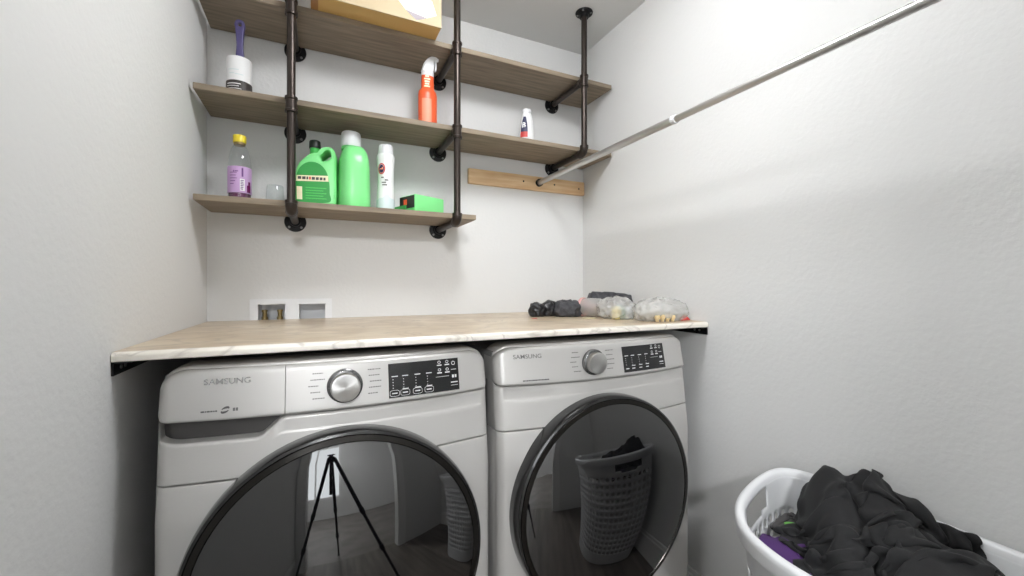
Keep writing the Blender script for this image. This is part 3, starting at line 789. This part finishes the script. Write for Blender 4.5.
# pleated charcoal pack behind the clear bag
t = thing('pleated_pack', 'long pleated charcoal fabric pack lying behind the clear bags', 'fabric pack', (1.035, 1.462, CT), rz=math.radians(-16))
vs = []; fs = []; nx, na = 60, 20
for i in range(nx+1):
    u = i/nx; x = .275*u
    hh = (.104*min(1, (u/.06)**.5 if u < .06 else 1)*(1-.16*u)); wd_ = .036*(1-.35*u)
    if u > .9: wd_ *= (1-(u-.9)/.1*.75)
    lo = .0 if u < .7 else .055*((u-.7)/.3)**1.2
    for k in range(na):
        a = 2*PI*k/na; cr = 1+.13*math.cos(6*a+u*9)+.05*noise.noise(Vector((u*22, a, 2)))
        vs.append((x, wd_*math.cos(a)*cr, lo+(hh-lo)*.5+(hh-lo)*.5*math.sin(a)*min(1, .9*cr)))
for i in range(nx):
    for k in range(na): fs.append((i*na+k, i*na+(k+1) % na, (i+1)*na+(k+1) % na, (i+1)*na+k))
fs.append(tuple(range(na))); fs.append(tuple(nx*na+k for k in range(na)))
MB().add(vs, fs).build('pleats', MESHG, t, angle=180)
MB().lathe([(.0365, 0), (.0385, .002), (.0385, .012), (.0365, .014)], 24, Matrix.Translation((.13, 0, .045)) @ Matrix.Rotation(PI/2, 4, 'Y'), sx=1.12, sy=.95).build('tie_band', BLACKB, t)
# clear bag with small wrapped things inside
t = thing('clear_bag', 'small clear plastic bag holding yellow and green packets in the middle of the clutter', 'bag', (1.020, 1.252, CT), rz=.1)
blob(MB(), (0, 0, .036), (.060, .066, .040), .014, 36, 5, seg=72, rings=40).build('film', BAG, t, angle=180)
lump('yellow_packet', 'small yellow packet inside the clear plastic bag', 'packet', 0.994, 1.222, (.016, .014, .026), mat('yellow_wrap', (226, 212, 150), .5), .006, 50, 6)
lump('green_packet', 'grey-green packet inside the clear plastic bag right of the yellow packet', 'packet', 1.024, 1.236, (.018, .016, .026), mat('sage_wrap', (140, 172, 152), .5), .007, 50, 7)
lump('foil_packet', 'pale blue-white crinkled packet at the right of the green packet', 'packet', 1.056, 1.222, (.016, .018, .024), mat('foil_wrap', (222, 228, 234), .3), .008, 55, 8)
t = thing('wrapper_roll', 'clear film roll with a pink edge lying left of the yellow packet', 'roll', (.994, 1.372, CT), rz=math.radians(22))
vs = []; fs = []
MM = Matrix.Rotation(math.radians(90), 4, 'X')
MB().lathe([(.0, -.05), (.030, -.05), (.036, -.04), (.038, 0), (.036, .04), (.030, .05), (0, .05)], 28, Matrix.Translation((0, 0, .038)) @ MM).build('film', BAG, t)
MB().lathe([(.0365, -.046), (.0385, -.044), (.0385, -.034), (.0370, -.032)], 28, Matrix.Translation((0, 0, .0385)) @ MM).build('pink_edge', mat('pink_print', (206, 160, 156), .5), t)
MB().lathe([(0, -.04), (.013, -.04), (.014, .04), (0, .04)], 20, Matrix.Translation((0, 0, .038)) @ MM).build('core', mat('mauve_core', (158, 116, 122), .6), t)
# large bag near the front right corner
t = thing('large_clear_bag', 'large hazy clear plastic bag at the front right corner of the countertop', 'bag', (1.106, 1.118, CT))
blob(MB(), (0, 0, .033), (.092, .066, .038), .016, 34, 9, p=2.6, seg=80, rings=44).build('film', BAG, t, angle=180)
blob(MB(), (.010, .018, .026), (.070, .040, .026), .014, 34, 10, p=2.6).build('inner_fold', BAG, t, angle=180)
for i in range(4):
    k = thing('wooden_knob', 'small tan wooden knob in a row of four inside the large clear bag', 'knob', (1.042+.019*i, 1.066-.004*i, CT+.002), group='wooden knobs in the bag')
    MB().lathe([(0, 0), (.0055, 0), (.0060, .006), (.0085, .010), (.0098, .015), (.0090, .021), (.0055, .024), (0, .0245)], 20).build('knob', ROPE, k)
vs = [(.0, 0, 0), (.045, .008, .001), (.048, .030, .016), (.006, .020, .010), (.02, .004, .004)]
tag(MB().add([(0, 0, .001), (.052, .006, .001), (.050, .020, .014), (.020, .014, .008), (0, 0, .003), (.052, .006, .003), (.050, .020, .016), (.020, .014, .010)],
    [(0,1,2,3),(7,6,5,4),(0,1,5,4),(1,2,6,5),(2,3,7,6),(3,0,4,7)]).build('red_tag', RED, loc=(1.150, 1.066, CT+.001), smooth=False), 'red paper tag inside the right end of the large clear bag', 'tag')
tag(MB().lathe([(0, 0), (.020, 0), (.022, .001), (.0225, .0025), (.019, .0015), (0, .0015)], 32, sx=1.3, sy=.8).build('paper_scrap', CREAM, loc=(.930, 1.300, CT)), 'thin curled off-white paper scrap on the countertop before the charcoal bundle', 'scrap')
tag(MB().add([(-.012, -.005, .0003), (.009, -.008, .0003), (.013, .004, .0003), (-.006, .007, .0003), (-.012, -.005, .0012), (.009, -.008, .0012), (.013, .004, .0022), (-.006, .007, .0012)],
    [(0,1,2,3),(7,6,5,4),(0,1,5,4),(1,2,6,5),(2,3,7,6),(3,0,4,7)]).build('red_scrap', RED, loc=(.735, 1.375, CT), smooth=False), 'tiny red scrap lying on the countertop left of the black bag', 'scrap')

# ------------------------------------------------------------------ laundry basket and clothes
BK = [(1.194,.60),(1.185,.682),(1.140,.724),(1.05,.716),(.94,.682),(.855,.638),(.790,.575),(.758,.49),(.754,.40),(.762,.28),(.812,.195),(.90,.160),(1.05,.152),(1.15,.172),(1.188,.25),(1.194,.40)]
loop = smooth_loop(BK, 24)
def resample(lp, n):
    L = [0]
    for a, b in zip(lp, lp[1:]+lp[:1]): L.append(L[-1]+math.dist(a, b))
    out = []; j = 0
    for i in range(n):
        s_ = L[-1]*i/n
        while L[j+1] < s_: j += 1
        t_ = (s_-L[j])/(L[j+1]-L[j]); a = lp[j]; b = lp[(j+1) % len(lp)]
        out.append((a[0]+(b[0]-a[0])*t_, a[1]+(b[1]-a[1])*t_))
    return out
NU = 50
rim = resample(loop, NU*4)
area = sum(a[0]*b[1]-a[1]*b[0] for a, b in zip(rim, rim[1:]+rim[:1]))
sgn = 1 if area > 0 else -1
def nrm(lp):
    o = []
    for i in range(len(lp)):
        a = lp[i-1]; b = lp[(i+1) % len(lp)]; d = (b[0]-a[0], b[1]-a[1]); l = math.hypot(*d); o.append((sgn*d[1]/l, -sgn*d[0]/l))
    return o
NR = nrm(rim)
BC = (.975, .44)
def wallp(i, z, off=0):
    """point on the basket wall: column i (quarter columns), height z"""
    i %= NU*4
    k = .80+.20*(z/.64)
    x = rim[i][0]-NR[i][0]*(.019-off); y = rim[i][1]-NR[i][1]*(.019-off)
    return (BC[0]+(x-BC[0])*k, BC[1]+(y-BC[1])*k, z)
t = thing('laundry_basket', 'tall white plastic laundry basket with holes standing by the right wall', 'laundry basket', (BC[0], BC[1], 0))
T0 = Matrix.Translation((-BC[0], -BC[1], 0))
class Grid(MB): pass
mb = MB(); cache = {}
def vid(p):
    k = tuple(round(c, 6) for c in p)
    if k not in cache: cache[k] = len(mb.v); mb.v.append((p[0]-BC[0], p[1]-BC[1], p[2]))
    return cache[k]
def quad(c, z0, z1):
    for q in range(4):
        mb.f.append((vid(wallp(4*c+q, z0)), vid(wallp(4*c+q+1, z0)), vid(wallp(4*c+q+1, z1)), vid(wallp(4*c+q, z1))))
rows = [.012, .05, .09]+[.09+.0365*i for i in range(1, 14)]
def ishandle(c):
    p = wallp(4*c+2, .6)
    return min(math.dist(p[:2], (.975, .675)), math.dist(p[:2], (.975, .175))) < .078
for c in range(NU):
    quad(c, rows[0], rows[1]); quad(c, rows[1], rows[2])
    for r in range(2, len(rows)-1):
        z0, z1 = rows[r], rows[r+1]
        
        B = [wallp(4*c+q, z0) for q in range(5)]; Tp = [wallp(4*c+q, z1) for q in range(5)]
        zc = (z0+z1)/2; rad = .0095
        hl = []
        for k in range(16):
            a = 2*PI*k/16
            u = 4*c+2+rad*math.cos(a)/.0305*4; i0 = int(math.floor(u)); f_ = u-i0
            z = zc+rad*math.sin(a)
            pa, pb = wallp(i0, z), wallp(i0+1, z)
            hl.append(tuple(pa[q]+(pb[q]-pa[q])*f_ for q in range(3)))
        H_ = [vid(p) for p in hl]; b = [vid(p) for p in B]; tp_ = [vid(p) for p in Tp]
        # hole point k: 0 right, 4 top, 8 left, 12 bottom
        mb.f += [(b[4], tp_[4], H_[2], H_[1], H_[0], H_[15], H_[14]), (b[0], H_[10], H_[9], H_[8], H_[7], H_[6], tp_[0])]
        mb.f += [(tp_[4], tp_[3], H_[3], H_[2]), (tp_[3], tp_[2], H_[4], H_[3]), (tp_[2], tp_[1], H_[5], H_[4]), (tp_[1], tp_[0], H_[6], H_[5])]
        mb.f += [(b[0], b[1], H_[11], H_[10]), (b[1], b[2], H_[12], H_[11]), (b[2], b[3], H_[13], H_[12]), (b[3], b[4], H_[14], H_[13])]
    z = [rows[-1], .572, .582, .618, .632, .641]
    hd = ishandle(c); edge = hd and not (ishandle(c-1) and ishandle(c+1))
    for a, b_ in zip(z, z[1:]):
        if hd and ((a >= .582 and b_ <= .6325) or (a == .572 and not edge)): continue
        quad(c, a, b_)
# floor of the basket
mb.f.append(tuple(vid(wallp(i, rows[0])) for i in range(NU*4)))
o = mb.build('basket_wall', WHITEP, t, angle=60)
sm = o.modifiers.new('thickness', 'SOLIDIFY'); sm.thickness = .003; sm.offset = 0
pr = [(-.002, .638), (-.001, .648), (.003, .653), (.009, .6545), (.015, .653), (.0185, .648), (.0183, .640), (.0190, .622), (.0175, .617), (.0160, .622), (.0155, .640), (.010, .644), (.003, .642)]
vs = []; n = len(pr); m_ = NU*4
for i in range(m_):
    for off, z in pr: 
        p = wallp(i, z, off); vs.append((p[0]-BC[0], p[1]-BC[1], z))
fs = [(i*n+k, ((i+1) % m_)*n+k, ((i+1) % m_)*n+(k+1) % n, i*n+(k+1) % n) for i in range(m_) for k in range(n)]
MB().add(vs, fs).build('rim', WHITEP, t, angle=60)


# garments: flat sheets of cloth let fall, gathered, onto what already lies in the basket
from mathutils import kdtree
def sg(v, w): return 1/(1+math.exp(-max(-60, min(60, v/w))))
def inside(x, y, k):
    """is (x, y) inside the basket outline scaled by k about its middle?"""
    x = BC[0]+(x-BC[0])/k; y = BC[1]+(y-BC[1])/k; c = False
    for a in range(0, NU*4, 4):
        x0, y0 = rim[a]; x1, y1 = rim[(a+4) % (NU*4)]
        if (y0 > y) != (y1 > y) and x < (x1-x0)*(y-y0)/(y1-y0)+x0: c = not c
    return c
def seg(x, y, a, b, w):
    """height of a soft ridge that runs from a to b"""
    d = (b[0]-a[0], b[1]-a[1]); L2 = d[0]**2+d[1]**2
    t_ = max(0, min(1, ((x-a[0])*d[0]+(y-a[1])*d[1])/L2))
    r = math.dist((x, y), (a[0]+d[0]*t_, a[1]+d[1]*t_))
    return (a[2]+(b[2]-a[2])*t_) - .5*(r/w)**2*.05 - (.06*(r/w-1.2)**2 if r > 1.2*w else 0)
folds = [((1.135, .590, .703), (.935, .440, .590), .030), ((1.180, .535, .708), (1.040, .400, .630), .034), ((1.090, .345, .640), (.960, .290, .620), .05), ((1.130, .480, .645), (1.000, .330, .632), .05)]
def low(x, y):
    z = .515+.022*noise.noise(Vector((x*13, y*13, 1)))+.02*sg(y-.5, .03)
    if not inside(x, y, .885): z = .60
    if not inside(x, y, .915): z = .655
    return z
def heap(x, y):
    z = low(x, y)+.018
    for a, b, w in folds: z = max(z, seg(x, y, a, b, w))
    if not inside(x, y, .93): z = max(z, .657)
    return z
def drop(W, L, N, M, cx, cy, z0, ang, sx, sy, ground, seed, steps, sub=12, zn=.085, thick=.0095, selfhit=True, bend=.12):
    hx = np.linspace(.6, 1.3, 101); hy = np.linspace(-.05, .95, 144)
    H = np.array([[ground(x, y) for y in hy] for x in hx]); gx = hx[1]-hx[0]; gy = hy[1]-hy[0]
    def hs(p):
        u = np.clip((p[:, 0]-.6)/gx, 0, 99.99); v = np.clip((p[:, 1]+.05)/gy, 0, 142.99)
        i = u.astype(int); j = v.astype(int); a = u-i; b = v-j
        return H[i, j]*(1-a)*(1-b)+H[i+1, j]*a*(1-b)+H[i, j+1]*(1-a)*b+H[i+1, j+1]*a*b
    P = np.zeros((N, M, 3)); s_ = seed*7.3
    for i in range(N):
        for j in range(M):
            u = i/(N-1)-.5; t_ = j/(M-1)-.5; x = W*u*sx; y = L*t_*sy
            xr = x*math.cos(ang)-y*math.sin(ang); yr = x*math.sin(ang)+y*math.cos(ang)
            z = z0+zn*noise.noise(Vector((u*6+s_, t_*5, .4)))+.6*zn*noise.noise(Vector((u*13, t_*11+s_, 5.4)))+.6*zn*math.sin(u*17+s_+3*t_)
            P[i, j] = (cx+xr+.035*noise.noise(Vector((u*7, t_*7, 9+s_))), cy+yr+.035*noise.noise(Vector((u*7, t_*7, 19+s_))), z)
    P = P.reshape(-1, 3); V = np.zeros_like(P); idx = np.arange(N*M).reshape(N, M); dx = W/(N-1); dy = L/(M-1); G = []
    def grp(A, B, l, k):
        n = min(A.shape[0], B.shape[0]), min(A.shape[1], B.shape[1])
        A = A[:n[0], :n[1]].ravel(); B = B[:n[0], :n[1]].ravel()
        if len(A): G.append((A, B, l, k))
    d = math.hypot(dx, dy)
    for q in (0, 1):
        grp(idx[q:-1:2, :], idx[q+1::2, :], dx, 1); grp(idx[:, q:-1:2], idx[:, q+1::2], dy, 1)
        grp(idx[q:-1:2, :-1], idx[q+1::2, 1:], d, .25); grp(idx[q:-1:2, 1:], idx[q+1::2, :-1], d, .25)
    for q in range(4):
        grp(idx[q:-2:4, :], idx[q+2::4, :], 2*dx, bend); grp(idx[:, q:-2:4], idx[:, q+2::4], 2*dy, bend)
    I, J = np.divmod(np.arange(N*M), M); dt = .014; pairs = None
    for st in range(steps):
        V[:, 2] -= 9.8*dt; V *= .97
        sp = np.linalg.norm(V, axis=1, keepdims=True); V *= np.minimum(1, .5/np.maximum(sp, 1e-9))
        Q = P+V*dt
        if selfhit and st % 3 == 0:
            kd = kdtree.KDTree(len(Q))
            for i, p in enumerate(Q): kd.insert(p, i)
            kd.balance(); pr = []
            for i, p in enumerate(Q):
                for _, j, _d in kd.find_range(p, thick*1.5):
                    if j > i and (abs(I[i]-I[j]) > 2 or abs(J[i]-J[j]) > 2): pr.append((i, j))
            pairs = np.array(pr) if pr else None
        for it in range(sub):
            for A, B, l, k in G:
                e = Q[B]-Q[A]; n = np.linalg.norm(e, axis=1); c = (.5*k*(n-l)/np.maximum(n, 1e-9))[:, None]*e
                Q[A] += c; Q[B] -= c
            if pairs is not None and it % 3 == 2:
                a, b = pairs[:, 0], pairs[:, 1]; e = Q[b]-Q[a]; n = np.linalg.norm(e, axis=1)
                c = (.2*np.maximum(0, thick-n)/np.maximum(n, 1e-9))[:, None]*e
                np.add.at(Q, a, -c); np.add.at(Q, b, c)
            Q[:, 0] = np.minimum(Q[:, 0], 1.205)
            h = hs(Q)+.004; m = Q[:, 2] < h
            Q[m, 2] = h[m]
            if it == sub-1: Q[m, :2] = P[m, :2]+(Q[m, :2]-P[m, :2])*.1
        V = (Q-P)/dt; P = Q
    return P
def sheet(name, q, N, M, m, label, thick=.003):
    q = q.reshape(N, M, 3); p = q.copy()
    p[1:-1, 1:-1] = .5*q[1:-1, 1:-1]+.125*(q[:-2, 1:-1]+q[2:, 1:-1]+q[1:-1, :-2]+q[1:-1, 2:])
    q = p.reshape(-1, 3); c = q.mean(0); c[2] = q[:, 2].min()
    fs = [(i*M+j, i*M+j+1, (i+1)*M+j+1, (i+1)*M+j) for i in range(N-1) for j in range(M-1)]
    o = MB().add([tuple(v) for v in (q-c)], fs).build(name, m, loc=tuple(c), angle=180)
    so = o.modifiers.new('thickness', 'SOLIDIFY'); so.thickness = thick; so.offset = 1
    ss = o.modifiers.new('smooth', 'SUBSURF'); ss.levels = 1; ss.render_levels = 1
    return tag(o, label, 'clothing')
q = drop(.60, .54, 64, 58, 1.080, .468, .80, .62, .38, .40, heap, 2, 130)
sheet('black_garment', q, 64, 58, CLOTHB, 'black jersey garment heaped on top of the laundry basket')
lo2 = lambda x, y: low(x, y)+.004
for nm, W, L, N, M, cx, cy, ang, m, sd, lb_ in (
    ('brown_garment', .20, .18, 22, 20, .925, .500, .3, CLOTHK, 5, 'dark brown garment in the basket just in front of the purple one'),
    ('purple_garment', .15, .13, 20, 18, .955, .580, .5, CLOTHP, 3, 'purple cotton garment inside the basket left of the black garment'),
    ('grey_garment', .10, .10, 16, 16, .935, .625, .9, CLOTHG, 4, 'grey mottled garment at the far left end inside the basket, beside the purple one'),
    ('dark_grey_garment', .14, .11, 18, 16, 1.105, .655, .2, CLOTHD, 6, 'dark grey garment against the far end wall of the basket behind the black garment'),
    ('lime_cloth', .07, .06, 12, 11, 1.055, .612, .7, CLOTHL, 7, 'small lime green cloth between the purple and black garments')):
    q = drop(W, L, N, M, cx, cy, .60, ang, .62, .62, (lambda x, y, e=(.012 if sd in (3, 7) else 0): lo2(x, y)+e), sd, 90, sub=8, zn=.035, selfhit=False)
    sheet(nm, q, N, M, m, lb_, .0025)
# the pale washing that fills the basket below
def fill(x, y):
    return .515+.022*noise.noise(Vector((x*13, y*13, 1)))+.02*sg(y-.5, .03)+.008*abs(noise.noise(Vector((x*34, y*34, 4))))
vs = []; fs = []; nr, ns = 26, 60
for j in range(nr+1):
    f_ = j/nr
    for i in range(ns):
        p = wallp(int(i*NU*4/ns), .48, -.008)
        x = BC[0]+(p[0]-BC[0])*f_; y = BC[1]+(p[1]-BC[1])*f_
        vs.append((x-BC[0], y-BC[1], fill(x, y)-.012))
k = len(vs)
for i in range(ns):
    p = wallp(int(i*NU*4/ns), .02, -.012); vs.append((p[0]-BC[0], p[1]-BC[1], .018))
for j in range(nr+1):
    for i in range(ns):
        q = (i+1) % ns
        a, b = (j*ns, (j+1)*ns)
        fs.append((a+i, a+q, b+q, b+i))
fs.append(tuple(k+i for i in range(ns)))
tag(MB().add(vs, fs).build('white_garment', CLOTHW, loc=(BC[0], BC[1], 0), angle=180), 'pale washing at the bottom of the basket under the other garments', 'clothing')

# ------------------------------------------------------------------ tripod in the doorway (mirrored in the glass doors)
TRI = mat('tripod_black', (20, 20, 30), .35, .3)
t = thing('tripod', 'black tripod standing in the doorway, mirrored in the washing machine door', 'tripod', (-.02, -.10, 0))
MB().tube((0, 0, .70), (0, 0, 1.00), .012).build('centre_column', TRI, t)
MB().lathe([(0, .955), (.030, .955), (.034, .965), (.034, 1.0), (.026, 1.01), (.018, 1.02), (.018, 1.035), (.035, 1.038), (.035, 1.046), (0, 1.046)], 28).build('head', TRI, t)
for fx_, fy_ in ((-.29, -.13), (.46, .27), (.06, -.52)):
    a = Vector((fx_*.06, fy_*.06, .985)); b = Vector((fx_, fy_, .012)); m1 = a.lerp(b, .45); m2 = a.lerp(b, .74)
    lg = MB().tube(a, m1, .0145).tube(m1, m2, .0115).tube(m2, b, .009).build('leg', TRI, t)
    for m_ in (m1, m2):
        d = (b-a).normalized()*.022
        MB().tube(m_-d, m_+d, .019, .016).build('clamp', TRI, lg)
    MB().tube(b, b-Vector((0, 0, .0115)), .013).build('rubber_foot', TRI, lg)

# ------------------------------------------------------------------ camera and view
cd = bpy.data.cameras.new('camera'); cam = bpy.data.objects.new('camera', cd); COL.objects.link(cam)
cam.location = (0, 0, 1.15); cam.rotation_euler = (PI/2, 0, -math.radians(25.1))
cd.sensor_width = 36; cd.lens = 416/1024*36; cd.shift_y = -2/1024; cd.clip_start = .02
S.camera = cam
wd = bpy.data.worlds.new('world'); S.world = wd; wd.use_nodes = True
wd.node_tree.nodes['Background'].inputs['Color'].default_value = (.93, .97, 1, 1)
wd.node_tree.nodes['Background'].inputs['Strength'].default_value = 5.5
vs_ = S.view_settings; vs_.view_transform = 'Standard'; vs_.look = 'None'; vs_.gamma = 1; vs_.use_curve_mapping = False
vs_.exposure = .03
